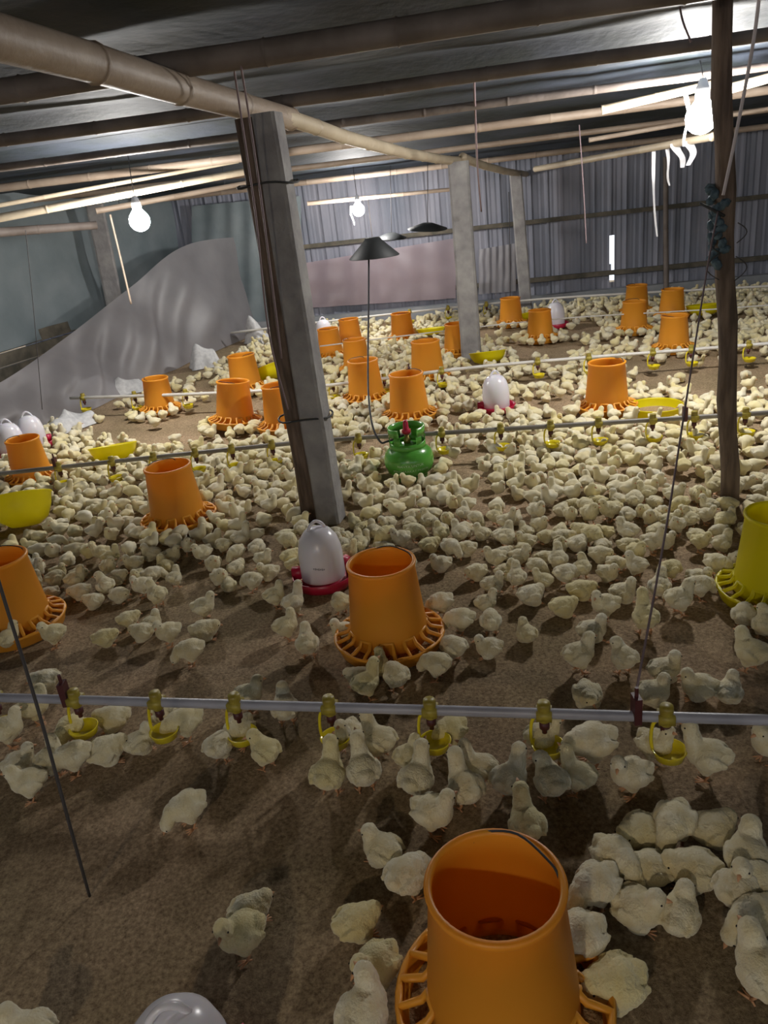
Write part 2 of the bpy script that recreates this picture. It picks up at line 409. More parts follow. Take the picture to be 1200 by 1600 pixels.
# beams
b0 = at_plane(-60, 42); b0.z += 0.0; b1 = at_plane(452, 186)
b = bmesh.new(); culm(b, b0, b1, 0.056, 0.047, 0.0, 0.42)
tag(obj('bamboo_beam', b, M_bamboo), 'thick pinkish brown bamboo beam slanting from upper left to the nearest post', 'bamboo beam')
b = bmesh.new(); b2 = at_plane(735, 252, 0)
culm(b, at_plane(438, 180), b2, 0.036, 0.031, 0.045, 0.36)
tag(obj('bamboo_beam', b, M_bamboo_l), 'thinner pale bamboo beam joining the two big concrete posts', 'bamboo beam')
b = bmesh.new(); culm(b, at_plane(722, 246), at_plane(835, 272, -0.03), 0.034, 0.028, 0.035, 0.36)
tag(obj('bamboo_beam', b, M_bamboo_l), 'short sagging pale bamboo pole between second post and far wall post', 'bamboo beam')
k = 0
LAB = ['thick faint bamboo purlin crossing the top of the picture', 'bamboo purlin crossing just above the nearest post top', 'third bamboo purlin counted from the top of the picture',
       'fourth bamboo purlin counted from the top of the picture', 'third bamboo purlin counted out from the far wall',
       'second bamboo purlin counted out from the far wall', 'bamboo purlin nearest the far wall']
vis = [v for v in PV if v > 2.2]
for i, v in enumerate(vis):
    b = bmesh.new(); r = 0.045 if i == 0 else (0.03 if i % 2 else 0.024)
    culm(b, uv((PL-VD*v).dot(NL)/UD.dot(NL)+0.16, v, purlin_z(v)), uv(7.4, v+0.03*math.sin(i), purlin_z(v)), r, r*0.8, 0.02, 0.45, 12, 0.012)
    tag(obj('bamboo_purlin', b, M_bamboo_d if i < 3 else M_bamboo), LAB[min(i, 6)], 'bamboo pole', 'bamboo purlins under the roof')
# pale lower battens near the bulbs
def pole(p, q, r, m, label, name='bamboo_batten', bend=0.0):
    b = bmesh.new(); culm(b, p, q, r, r*0.85, bend, 0.4, 12)
    return tag(obj(name, b, m), label, 'bamboo pole')
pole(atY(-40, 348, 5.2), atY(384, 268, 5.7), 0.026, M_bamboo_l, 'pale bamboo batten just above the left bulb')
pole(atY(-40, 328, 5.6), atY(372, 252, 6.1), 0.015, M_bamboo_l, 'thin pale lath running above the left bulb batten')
bt = pole(atY(150, 330, 6.3), atY(386, 286, 6.7), 0.022, M_bamboo, 'brown bamboo batten behind the left bulb')
for f in (0.15, 0.85):
    p = atY(150, 330, 6.3).lerp(atY(386, 286, 6.7), f); b = bmesh.new(); tube(b, [p, (p.x, p.y, ceil_z(p.dot(VD))-0.02)], 0.003, 6); obj('tie_wire', b, M_blackm, bt)
pole(atY(-40, 366, 6.0), atY(150, 352, 6.5), 0.035, M_bamboo_d, 'dull olive bamboo rail over the left wall tarp')
pole(atY(480, 318, 8.4), atY(705, 296, 8.4), 0.022, M_bamboo, 'pale bamboo batten along the top of the far wall by the small bulb')
B3Y = 4.3
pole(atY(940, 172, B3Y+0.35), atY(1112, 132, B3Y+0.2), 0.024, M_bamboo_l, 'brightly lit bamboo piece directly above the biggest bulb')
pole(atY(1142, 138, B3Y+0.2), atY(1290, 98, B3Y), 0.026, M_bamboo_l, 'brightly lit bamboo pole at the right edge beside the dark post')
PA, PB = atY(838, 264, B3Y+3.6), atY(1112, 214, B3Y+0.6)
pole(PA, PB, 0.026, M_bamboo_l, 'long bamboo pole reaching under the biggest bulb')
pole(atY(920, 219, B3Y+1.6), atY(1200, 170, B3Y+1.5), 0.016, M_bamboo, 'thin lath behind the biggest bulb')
pole(atY(165, 55, 3.3), atY(245, 92, 3.6), 0.012, M_bamboo, 'short split stick poking out beside the thick beam', 'bamboo_stick')
pt = at_v(1040, 245, V_WALL-0.15); pb = at_v(1041, 462, V_WALL-0.15)
b = bmesh.new(); culm(b, (pb.x, pb.y, 0), pt, 0.030, 0.026, 0, 0.3)
tag(obj('bamboo_post', b, M_bamboo_d), 'thin brown bamboo upright against the far wall right of the daylight gap', 'bamboo pole')

# ------------------------------------------------------------------ bulbs
def bulb(p, top, label, r=0.045):
    top = Vector((top.x, top.y, ceil_z(top.dot(VD))-0.03))
    t = thing('light_bulb', label, 'light bulb', p, group='lit bulbs hanging from the roof')
    b = bmesh.new(); prof_ = [(0.0001, -r)]+[(r*math.sin(a), -r*math.cos(a)) for a in [PI*k/12 for k in range(1, 10)]]+[(r*0.42, r*1.05), (0.0001, r*1.06)]
    lathe(b, prof_, 20); obj('glass', b, M_glow, t)
    b = bmesh.new(); lathe(b, [(0.0001, r*1.07), (r*0.44, r*1.07), (r*0.46, r*1.7), (r*0.36, r*1.9), (r*0.2, r*2.3), (0.0001, r*2.3)], 16); obj('socket', b, M_base, t)
    b = bmesh.new(); c = Vector(top)-Vector(p)
    tube(b, [(0, 0, r*2.25), Vector((c.x*0.4, c.y*0.4, (c.z+r*2.25)/2)), c], 0.003, 6); obj('cord', b, M_cord_d, t)
    return t
B1 = atY(218, 345, 5.3); B2 = atY(560, 328, 8.2); B3 = atY(1096, 184, B3Y)
bulb(B1, atY(213, 300, 5.45), 'lit bulb hanging at the left over the bare patch of litter', 0.065)
bulb(B2, atY(556, 300, 8.3), 'small distant lit bulb near the far wall above the dark brooder hood', 0.06)
bulb(B3, atY(1092, 140, B3Y+0.2), 'biggest brightest bulb, hanging left of the dark timber post', 0.078)
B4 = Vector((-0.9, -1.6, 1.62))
def added_back_bulb(p, strength, r=0.05):  # unseen bulb, added behind the viewer to brighten the foreground
    t = thing('light_bulb', 'added unseen bulb behind the viewer to brighten the foreground', 'light bulb', p, group='lit bulbs hanging from the roof')
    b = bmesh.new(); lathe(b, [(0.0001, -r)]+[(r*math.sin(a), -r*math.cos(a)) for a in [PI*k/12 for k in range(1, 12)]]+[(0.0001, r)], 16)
    obj('glass', b, emis('added_bulb_glow', (1.0, 0.84, 0.62), strength), t)
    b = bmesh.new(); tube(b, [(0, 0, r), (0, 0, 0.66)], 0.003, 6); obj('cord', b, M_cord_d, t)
added_back_bulb(B4, 290)
# plastic shreds by the big bulb
for j, (x0, y0, x1, y1, Y, lab) in enumerate((
        (1071, 141, 1073, 228, B3Y+0.24, 'white plastic strip hanging against the biggest bulb'),
        (1040, 240, 1048, 290, B3Y+0.55, 'curling white plastic strip left of the biggest bulb'),
        (1020, 240, 1026, 370, B3Y+0.7, 'long faint plastic strip hanging left of the curling one'),
        (549, 322, 552, 352, 8.1, 'white plastic strip hanging beside the small distant bulb'),
        (1058, 222, 1066, 262, B3Y+0.5, 'crumpled plastic shred below the biggest bulb'),
        (1080, 222, 1078, 258, B3Y+0.45, 'pointed plastic shred right below the biggest bulb'))):
    a = atY(x0, y0, Y)
    if j in (1, 2, 4, 5):
        lo, hi = 0.0, 1.0
        for _ in range(30):
            mid = (lo+hi)/2
            if px(PA.lerp(PB, mid))[0] < x0: lo = mid
            else: hi = mid
        a = PA.lerp(PB, lo)
    c = atY(x1, y1, a.y); b = bmesh.new(); prev = None; wd = 0.012 if j not in (4, 5) else 0.03
    for k in range(11):
        f = k/10; p = a.lerp(c, f)+Vector((0.012*math.sin(f*5+j), 0.01*math.cos(f*6), 0)); ww = wd*(1-0.6*f)
        v1 = b.verts.new(p-UD*ww+Vector((0, 0.006*math.sin(f*9), 0))); v2 = b.verts.new(p+UD*ww)
        if prev: b.faces.new((prev[0], prev[1], v2, v1))
        prev = (v1, v2)
    tag(obj('plastic_strip', b, M_shred), lab, 'plastic strip')

# ------------------------------------------------------------------ left plastic curtain
def sheet(name, bottom, top, m, label, folds=0.03, nu=90, nv=22, seed=1.0, cat='plastic sheet'):
    B = smoothpath(bottom, 12); T = smoothpath(top, 12); n = min(len(B), len(T)); b = bmesh.new(); g = []
    for i in range(nu+1):
        f = i/nu*(n-1); a = int(min(f, n-2)); fr = f-a
        p = B[a].lerp(B[a+1], fr); q = T[a].lerp(T[a+1], fr); row = []
        for j in range(nv+1):
            h = j/nv; c = p.lerp(q, h)
            env = math.sin(PI*min(1, h*0.9+0.1))
            d = folds*(math.sin(i*0.33+h*4+seed)+0.6*math.sin(i*0.71-h*6+seed*2)+0.8*noise.noise(Vector((i*0.09, h*3, seed))))*env
            c = c + NL*(d) + Vector((0, 0, 0.10*(-env)*0.25))
            c.z = max(c.z, 0.006)
            row.append(b.verts.new(c))
        g.append(row)
    for i in range(nu):
        for j in range(nv): b.faces.new((g[i][j], g[i+1][j], g[i+1][j+1], g[i][j+1]))
    return tag(obj(name, b, m), label, cat)
bot = [at(-90, 725, .01), at(60, 668, .01), at(150, 636, .01), at(240, 590, .01), at(330, 552, .01), at(440, 500, .01)]
top = [on_left(-90, 640, 0.6), on_left(10, 592, 0.55), on_left(110, 522, 0.5), on_left(205, 448, 0.5), on_left(300, 380, 0.6), on_left(440, 368, 0.9)]
sheet('plastic_curtain', bot, top, M_film, 'big milky plastic sheet drooping diagonally across the left side', 0.045)
# pinkish film and lavender panels on the far wall
def wall_panel(name, x0, y0, x1, y1, x2, y2, x3, y3, m, label, v=V_WALL-0.10, seed=0, rip=0.008):
    c = [at_v(x0, y0, v), at_v(x1, y1, v), at_v(x2, y2, v), at_v(x3, y3, v)]; b = bmesh.new(); g = []
    for i in range(41):
        row = []
        for j in range(13):
            p = c[0].lerp(c[1], i/40).lerp(c[3].lerp(c[2], i/40), j/12)
            row.append(b.verts.new(p - VD*(rip*math.sin(i*0.9+seed)+rip*1.4*noise.noise(Vector((i*0.25, j*0.3, seed))))))
        g.append(row)
    for i in range(40):
        for j in range(12): b.faces.new((g[i][j], g[i+1][j], g[i+1][j+1], g[i][j+1]))
    return tag(obj(name, b, m), label, 'plastic sheet')
wall_panel('wall_film', 470, 412, 712, 372, 712, 466, 470, 482, M_pink, 'pinkish plastic film stretched over the lower far wall between two posts', seed=1)
wall_panel('wall_film', 748, 390, 806, 380, 806, 455, 748, 460, M_film, 'small greyish plastic film between second post and far wall post', seed=4)
wall_panel('wall_sheet', 300, 322, 470, 306, 470, 500, 300, 545, M_tarpw, 'blue-grey tarp on the far wall above the drooping plastic sheet', seed=7, rip=0.012)
# white crumpled sacks at the foot of the curtain
def sack(cx, cy, w, d, h, label, seed, rz=0.0, z=0.0):
    b = bmesh.new(); n1, n2 = 26, 16; g = []
    for i in range(n1+1):
        row = []
        for j in range(n2+1):
            x = (i/n1-0.5)*w; y = (j/n2-0.5)*d
            e = (1-(2*i/n1-1)**4)*(1-(2*j/n2-1)**2)
            zz = h*max(0, e)*(0.75+0.8*noise.noise(Vector((x*7, y*7, seed))))
            row.append(b.verts.new((x+0.03*noise.noise(Vector((x*9, y*9, seed+5))), y+0.03*noise.noise(Vector((x*9, y*9, seed+9))), max(0.004, zz))))
        g.append(row)
    for i in range(n1):
        for j in range(n2): b.faces.new((g[i][j], g[i+1][j], g[i+1][j+1], g[i][j+1]))
    vs = list(b.verts); 
    bott = [b.verts.new((v.co.x*0.98, v.co.y*0.98, 0.0)) for v in (g[0][0], g[n1][0], g[n1][n2], g[0][n2])]
    b.faces.new(bott[::-1])
    p = at(cx, cy); p.z = z
    tag(obj('crumpled_sack', b, M_sack, loc=p, rot=(0, 0, rz)), label, 'sack')
sack(168, 618, 0.72, 0.30, 0.20, 'long crumpled white sack under the curtain, left of an orange feeder', 1, 0.35)
sack(112, 668, 0.40, 0.26, 0.16, 'small crumpled white sack in front of the curtain foot', 4, 0.9)
sack(322, 572, 0.32, 0.30, 0.24, 'peaked white sack behind the leaning orange feeder', 8, 0.3)
sack(404, 535, 0.22, 0.3, 0.34, 'upright white sack scrap against the curtain beside the thick post', 12, 0.8)

# ------------------------------------------------------------------ brooder hoods, gas cylinder and hose
HY = 5.0; Hc = atY(585, 402, HY)
t = thing('brooder_hood', 'dark conical brooder hood hanging above the green gas cylinder', 'brooder hood', Hc, (0.0, 0, 0))
b = bmesh.new(); lathe(b, [(0.155, 0.0), (0.157, 0.005), (0.06, 0.095), (0.045, 0.115), (0.0001, 0.118), (0.0001, 0.110), (0.04, 0.108), (0.055, 0.088), (0.150, 0.0)], 32, closed=False); obj('reflector', b, M_blackm, t)
b = bmesh.new(); lathe(b, [(0.0001, -0.01), (0.035, -0.01), (0.04, 0.05), (0.0001, 0.06)], 20); obj('burner', b, M_blackm, t)
b = bmesh.new(); tube(b, [(0, 0, 0.115), (0, 0.02, 0.33)], 0.003, 6); obj('hanging_wire', b, M_cord_p, t)
GC = at(642, 745)
def hood2(x, y, Y, r, lab):
    p = atY(x, y, Y); t = thing('brooder_hood', lab, 'brooder hood', p, (0.1, 0.08, 0))
    b = bmesh.new(); lathe(b, [(r, 0.0), (r, 0.006), (r*0.3, 0.05), (0.0001, 0.055), (0.0001, 0.048), (r*0.28, 0.042), (r*0.96, 0)], 28); obj('reflector', b, M_blackm, t)
    b = bmesh.new(); tube(b, [(0, 0, 0.05), (0, 0, ceil_z(p.dot(VD))-0.05-p.z)], 0.003, 6); obj('hanging_wire', b, M_cord_d, t)
hood2(668, 358, 7.4, 0.18, 'flat dark brooder hood further back, against the second post')
hood2(612, 372, 8.3, 0.15, 'small dim brooder hood behind the conical one')
t = thing('gas_cylinder', 'small green gas cylinder with white lettering standing among the chicks', 'gas cylinder', GC, (0, 0, 0.0))
b = bmesh.new(); lathe(b, [(0.0001, 0.022), (0.085, 0.024), (0.118, 0.045), (0.132, 0.085), (0.132, 0.115), (0.122, 0.150), (0.09, 0.178), (0.05, 0.190), (0.0001, 0.194)], 40); obj('body', b, M_green, t)
b = bmesh.new(); lathe(b, [(0.088, 0.0), (0.092, 0.0), (0.092, 0.032), (0.088, 0.032)], 32, closed=True); obj('foot_ring', b, M_green, t)
col = bmesh.new()
lathe(col, [(0.092, 0.165), (0.096, 0.165), (0.096, 0.205), (0.092, 0.205)], 40, closed=True)
lathe(col, [(0.092, 0.242), (0.097, 0.242), (0.098, 0.284), (0.092, 0.284)], 40, closed=True, a0=math.radians(-60), a1=math.radians(240))
for a in (0, 60, 120, 180, 232, 308):
    a = math.radians(a); lathe(col, [(0.092, 0.20), (0.096, 0.20), (0.096, 0.246), (0.092, 0.246)], 6, closed=True, a0=a-0.2, a1=a+0.2)
obj('guard_collar', col, M_green, t)
b = bmesh.new(); lathe(b, [(0.0001, 0.19), (0.018, 0.19), (0.018, 0.215), (0.012, 0.22), (0.012, 0.245), (0.0001, 0.246)], 14); v = obj('valve', b, M_brass, t)
b = bmesh.new(); lathe(b, [(0.0001, 0.245), (0.022, 0.245), (0.024, 0.262), (0.016, 0.268), (0.013, 0.305), (0.010, 0.315), (0.0001, 0.316)], 14); obj('regulator_knob', b, M_red, v)
def wrap_text(body, size, zc, rad_fn, parent, m):
    cu = bpy.data.curves.new('lettering', 'FONT'); cu.body = body; cu.size = size; cu.align_x = 'CENTER'; cu.space_character = 1.08
    o = bpy.data.objects.new('lettering', cu); COL.objects.link(o)
    bpy.context.view_layer.update()
    me = bpy.data.meshes.new_from_object(o.evaluated_get(bpy.context.evaluated_depsgraph_get()))
    bpy.data.objects.remove(o); bmm = bmesh.new(); bmm.from_mesh(me); bpy.data.meshes.remove(me)
    bmesh.ops.subdivide_edges(bmm, edges=[e for e in bmm.edges if e.calc_length() > 0.01], cuts=3)
    for v_ in bmm.verts:
        z = zc+v_.co.y; r = rad_fn(z)+0.0012; a = -PI/2 + v_.co.x/r
        v_.co = Vector((r*math.cos(a), r*math.sin(a), z))
    return obj('lettering', bmm, m, parent, smooth=False)
def cyl_r(z):
    P = [(0.045, 0.118), (0.085, 0.132), (0.115, 0.132), (0.150, 0.122), (0.178, 0.09)]
    for (z0, a), (z1, c) in zip(P, P[1:]):
        if z0 <= z <= z1: return a+(c-a)*(z-z0)/(z1-z0)
    return 0.118 if z < 0.05 else 0.09
wrap_text('HANYA UNTUK', 0.019, 0.098, cyl_r, t, M_print)
wrap_text('MASYARAKAT MISKIN', 0.019, 0.070, cyl_r, t, M_print)
hose = smoothpath([Hc+Vector((-0.035, 0, 0.0)), atY(576, 470, 4.75), atY(575, 560, 4.4), atY(576, 620, 4.15), atY(582, 665, 3.98), atY(594, 690, 3.88), GC+Vector((-0.105, -0.01, 0.215)), GC+Vector((-0.015, 0, 0.235))], 8)
b = bmesh.new(); tube(b, hose, 0.0055, 8)
tag(obj('gas_hose', b, M_rubber), 'black hose looping down from the brooder hood to the green cylinder', 'hose')

# ------------------------------------------------------------------ feeders, trays, drinkers
def make_feeder(label, m_t, m_p, tall=0.0):
    t = thing('tube_feeder', label, 'feeder', group='tube feeders on the litter')
    b = bmesh.new(); H = 0.32+tall
    lathe(b, [(0.127, 0.04), (0.131, 0.042), (0.129, 0.09), (0.1265, 0.115), (0.109, H-0.018), (0.113, H-0.014), (0.115, H-0.004), (0.112, H), (0.104, H), (0.102, H-0.008), (0.1045, H-0.02), (0.122, 0.115), (0.125, 0.06)], 44, closed=True)
    obj('hopper', b, m_t, t)
    b = bmesh.new()
    lathe(b, [(0.0001, 0.0), (0.150, 0.0), (0.172, 0.012), (0.184, 0.048), (0.189, 0.054), (0.184, 0.060), (0.177, 0.054), (0.166, 0.018), (0.148, 0.006), (0.0001, 0.006)], 44)
    obj('pan', b, m_p, t)
    b = bmesh.new()
    ser = []
    for k in range(22):                            # one bent rod running out and back between hopper and pan rim
        a = 2*PI*k/22; a2 = 2*PI*(k+0.35)/22
        o_ = [(0.127, 0.085), (0.140, 0.066), (0.181, 0.054)]
        for r_, z_ in (o_ if k % 2 == 0 else o_[::-1]): ser.append((r_*math.cos(a), r_*math.sin(a), z_))
        r_, z_ = o_[2] if k % 2 == 0 else o_[0]; ser.append((r_*math.cos(a2), r_*math.sin(a2), z_))
    tube(b, ser, 0.0075, 6)
    obj('grill', b, m_p, t)
    b = bmesh.new(); lathe(b, [(0.10, 0.024), (0.172, 0.020)], 30); obj('feed', b, M_feed, t)
    b = bmesh.new(); tube(b, smoothpath([(0.104, 0, H-0.01), (0.095, 0.02, H+0.004), (0.055, 0.085, H+0.006), (0.0, 0.108, H-0.004), (-0.02, 0.104, H-0.02)], 5), 0.0022, 6); obj('wire_handle', b, M_blackm, t)
    return t
FEED_SPOTS = []
ff = make_feeder('large orange tube feeder with open top in the middle, beside white drinker', M_orange, M_orange_p)
def rim(x, y, h=0.32): p = at(x, y, h); p.z = 0; return p
p0 = rim(605, 884); p0 = at(611, 1008); p0.z = 0
ff.location = p0; ff.rotation_euler = (0, 0, 0.2); FEED_SPOTS.append((p0, 0.19))
flist = [
 (773, 1378, 0, 'nearest orange feeder at the bottom edge of the picture'),
 (-8, 872, 0.0, 'orange feeder cut off by the left edge, with its pan showing'),
 (261, 727, 0, 'orange feeder at left standing in front of the second drinking line'),
 (34, 686, 0.03, 'orange feeder near the left edge just in front of two white drinkers'),
 (240, 592, 0.05, 'orange feeder beside the long white sack'),
 (356, 601, 0.12, 'leaning orange feeder on the bare lit patch with its pan tipped up'),
 (434, 601, 0, 'orange feeder mostly hidden behind the thick concrete post'),
 (376, 554, 0, 'orange feeder right of the peaked white sack'),
 (948, 565, 0, 'orange feeder standing just left behind the flat round yellow tray'),
 (634, 583, 0, 'orange feeder straight behind the green gas cylinder'),
 (664, 532, 0, 'orange feeder between the gas cylinder feeder and the second post'),
 (566, 562, 0, 'orange feeder right of the thick post, crossed by the gas hose'),
 (553, 530, 0, 'orange feeder behind the hose-crossed one, middle of a stacked-looking trio'),
 (544, 498, 0, 'farthest orange feeder of the stacked-looking trio by the hose'),
 (512, 513, 0, 'orange feeder right beside the thick post at the fourth water line'),
 (626, 489, 0, 'small far orange feeder at the foot of the pinkish wall film'),
 (712, 505, 0, 'orange feeder peeping out left behind the second post'),
 (797, 465, 0, 'small far orange feeder near the foot of the far wall post'),
 (843, 484, 0, 'orange feeder beside the far white drinker'),
 (991, 470, 0, 'orange feeder in front of another one left of the far pair at right'),
 (995, 445, 0, 'farthest orange feeder of the right half, touching the far plinth'),
 (1051, 451, 0, 'rear orange feeder of the pair left of the dark timber post'),
 (1054, 492, 0, 'front orange feeder of the pair left of the dark timber post'),
]
for i, (x, y, tilt, lab) in enumerate(flist):
    sc = 1.0 if i < 12 else 0.9
    if i in (0,): sc = 1.05
    if i in (4, 3): sc = 0.88
    p = rim(x, y, 0.32*sc)
    f = dup(ff, lab, p, (0.0, -tilt, 0.7*i), sc)
    if tilt: f.location.z = 0.185*math.sin(abs(tilt))
    FEED_SPOTS.append((p, 0.18))
# yellow tube feeder at the right edge
yf = make_feeder('bright yellow tube feeder cut off by the right edge', M_yellow, M_yellow); p = rim(1222, 802); yf.location = p; yf['group'] = 'tube feeders on the litter'; FEED_SPOTS.append((p, 0.19))
# trays
def make_tray(label):
    t = thing('feed_tray', label, 'tray', group='yellow feed trays')
    b = bmesh.new(); lathe(b, [(0.0001, 0.0), (0.135, 0.0), (0.15, 0.012), (0.158, 0.055), (0.161, 0.06), (0.157, 0.063), (0.153, 0.056), (0.145, 0.016), (0.132, 0.006), (0.0001, 0.006)], 44); obj('dish', b, M_yellow, t)
    b = bmesh.new(); lathe(b, [(0.0001, 0.022), (0.03, 0.021), (0.05, 0.014), (0.14, 0.013)], 30); obj('feed', b, M_feed, t)
    return t
tr0 = make_tray('flat round yellow tray with feed, lying by the third water line at right')
p = at(1025, 640, 0.03); p.z = 0.0; tr0.location = p; FEED_SPOTS.append((p, 0.16))
def make_bowl(label, depth):
    t = thing('feed_bowl', label, 'bowl', group='deep yellow feed bowls')
    b = bmesh.new(); d = depth
    lathe(b, [(0.0001, 0.0), (0.07, 0.004), (0.115, 0.022*d/0.1), (0.140, 0.6*d), (0.150, d-0.008), (0.156, d-0.004), (0.154, d), (0.146, d-0.002), (0.135, 0.6*d), (0.110, 0.022*d/0.1+0.005), (0.0001, 0.007)], 44)
    obj('dish', b, M_yellow, t)
    return t
for x, y, z, rot, lab, sc, dp in (
    (41, 822, 0.03, (-0.42, -0.1, 0), 'deep tilted yellow bowl at the left edge', 1.0, 0.165),
    (181, 719, 0.03, (-0.22, -0.05, 0), 'yellow bowl behind the second pipe, left of an orange feeder', 0.98, 0.10),
    (763, 568, 0.03, (-0.2, 0.0, 0), 'yellow bowl at the third water line right of the second post', 0.98, 0.10),
    (428, 592, 0.04, (-0.3, -0.25, 0), 'yellow bowl half hidden behind the thick concrete post', 0.95, 0.12),
    (674, 523, 0.03, (-0.12, 0.0, 0), 'low yellow bowl behind an orange feeder near the second post', 0.95, 0.07),
    (818, 501, 0.03, (-0.15, -0.1, 0), 'small far yellow bowl between the two orange feeders by the far drinker', 0.8, 0.09),
    (1099, 493, 0.03, (-0.1, 0.0, 0), 'far yellow bowl just left of the dark timber post', 1.0, 0.10)):
    p = at(x, y, z); o_ = make_bowl(lab, dp); o_.location = p; o_.rotation_euler = rot; o_.scale = (sc,)*3; FEED_SPOTS.append((Vector((p.x, p.y, 0)), 0.13))
# drinkers
def make_drinker(label):
    t = thing('jar_drinker', label, 'drinker', group='white jar drinkers')
    b = bmesh.new()
    lathe(b, [(0.086, 0.035), (0.088, 0.04), (0.088, 0.13), (0.085, 0.165), (0.074, 0.205), (0.052, 0.235), (0.025, 0.247), (0.0001, 0.249)], 36); obj('jar', b, M_white, t)
    b = bmesh.new()
    lathe(b, [(0.0001, 0.0), (0.085, 0.0), (0.118, 0.012), (0.126, 0.05), (0.122, 0.052), (0.113, 0.018), (0.093, 0.012), (0.090, 0.04), (0.0001, 0.04)], 36)
    for a in (0.35, PI-0.35): box(b, Vector((0.100*math.cos(a), 0.100*math.sin(a), 0.055)), (0.05, 0.03, 0.05), Matrix.Rotation(a, 4, 'Z'))
    obj('base', b, M_red, t)
    b = bmesh.new(); tube(b, smoothpath([(-0.035, 0, 0.238), (-0.022, 0, 0.262), (0.0, 0, 0.275), (0.022, 0, 0.262), (0.035, 0, 0.238)], 4), [0.007]*17, 8); obj('handle', b, M_white, t)
    return t
dr = make_drinker('white jar drinker on a red base, beside the middle orange feeder')
p = at(508, 912); p.z = 0; dr.location = p; dr.rotation_euler = (0, 0, 0.25); FEED_SPOTS.append((p, 0.14))
b = bmesh.new()
for k in range(7):
    a = -PI/2-0.55+0.075*k; z = 0.112-0.001*k
    box(b, Vector((0.0885*math.cos(a), 0.0885*math.sin(a), z)), (0.0012, 0.0045, 0.006+0.003*(k % 2)), Matrix.Rotation(a, 4, 'Z'))
mk = obj('faded_stamp', b, M_mark)
for x, y, h, lab in ((774, 604, 0.17, 'white jar drinker left of the middle far orange feeder, alone on litter'),
                     (868, 488, 0.15, 'far white jar drinker touching an orange feeder'),
                     (45, 662, 0.19, 'white jar drinker behind the orange feeder near the left edge'),
                     (12, 674, 0.19, 'tilted white jar drinker cut by the left edge'),
                     (506, 517, 0.13, 'small far white jar drinker beside the trio of orange feeders'),
                     (262, 1600, 0.235, 'white jar drinker rising from the bottom edge')):
    p = at(x, y, h); p.z = 0; d = dup(dr, lab, p, (0, 0, 0.4)); FEED_SPOTS.append((p, 0.13))
mk.parent = dr

# ------------------------------------------------------------------ water lines
def cup_unit(par, pos, ang=0.0, full=True, dark=False):
    """saddle clip (part) with valve and cup (sub-parts)"""
    b = bmesh.new(); lathe(b, [(0.0001, 0.026), (0.012, 0.026), (0.013, 0.020), (0.013, -0.014), (0.010, -0.018), (0.0001, -0.018)], 14)
    box(b, (0, 0, 0.0), (0.030, 0.030, 0.018))
    o = obj('saddle_clip', b, M_yel_d, par, loc=pos, rot=(0, 0, ang))
    b = bmesh.new(); lathe(b, [(0.0001, -0.018), (0.010, -0.018), (0.010, -0.034), (0.005, -0.038), (0.005, -0.046), (0.0001, -0.047)], 12); obj('nipple', b, M_brkt, o)
    b = bmesh.new()
    lathe(b, [(0.0001, -0.088), (0.020, -0.088), (0.028, -0.083), (0.032, -0.068), (0.033, -0.066), (0.030, -0.066), (0.026, -0.077), (0.018, -0.082), (0.0001, -0.082)], 24, c=(0.006, -0.01, 0))
    tube(b, smoothpath([(-0.014, 0, -0.005), (-0.024, 0, -0.02), (-0.027, -0.004, -0.05), (-0.024, -0.008, -0.072)], 4), 0.0035, 6)
    obj('drip_cup', b, M_cup, o); o.scale = (1.3,)*3
    return o
def water_line(pts, r, m, label, cups, brackets, zc=0.17, full=True):
    P = [Vector(p) for p in pts]; t = thing('water_pipe', label, 'water pipe', P[0])
    b = bmesh.new(); tube(b, [p-P[0] for p in smoothpath(P, 5)], r, 14); obj('pipe', b, m, t)
    for c in cups: cup_unit(t, c-P[0], math.atan2((P[-1]-P[0]).y, (P[-1]-P[0]).x))
    for c in brackets:
        b = bmesh.new(); box(b, (0, 0, 0.022), (0.018, 0.034, 0.075)); tube(b, [(0, 0, 0.05), (0, 0, 0.085)], 0.005, 8)
        obj('hanger_bracket', b, M_brkt, t, loc=c-P[0], smooth=False)
    return t
def on_line(A, B, x):                               # point of line AB seen at column x
    lo, hi = 0.0, 1.0
    for _ in range(40):
        mid = (lo+hi)/2
        if px(A.lerp(B, mid))[0] < x: lo = mid
        else: hi = mid
    return A.lerp(B, lo)
ZP = 0.165
A1 = at(-160, 1085, ZP); C1 = at(1330, 1129, ZP); A1m = at(0, 1090, ZP); C1m = at(1200, 1125, ZP)
d1 = (C1m-A1m); A1 = A1m-d1*0.6; C1 = C1m+d1*0.8
cups1 = [on_line(A1, C1, x) for x in (-10, 118, 245, 368, 515, 672, 850, 1041, 1250)]
br1 = [on_line(A1, C1, x) for x in (104, 994)]
water_line([A1, A1.lerp(C1, .5), C1], 0.0135, M_pipe, 'nearest grey water pipe with yellow drip cups across the foreground', cups1, br1)
A2 = at(0, 740, ZP); B2_ = at(452, 693, ZP); C2 = at(700, 676, ZP); D2 = at(1200, 645, ZP)
def ext(a, b, k): return a+(a-b).normalized()*k
c2 = [on_line(A2, B2_, x) for x in (92, 175, 240, 305, 362, 425)]+[on_line(B2_, C2, x) for x in (485, 560, 690)]+[on_line(C2, D2, x) for x in (782, 860, 935, 1020, 1085, 1165)]
water_line([ext(A2, B2_, 1.0), A2, B2_, C2, D2, ext(D2, C2, 1.5)], 0.0125, M_pipe_d, 'second water pipe, shaded brown-grey, passing just behind the gas cylinder', c2, [on_line(A2, B2_, 88), on_line(C2, D2, 1070)])
A3 = at(110, 622, ZP); B3_ = at(450, 608, ZP); C3 = at(760, 572, ZP); D3 = at(1200, 537, ZP)
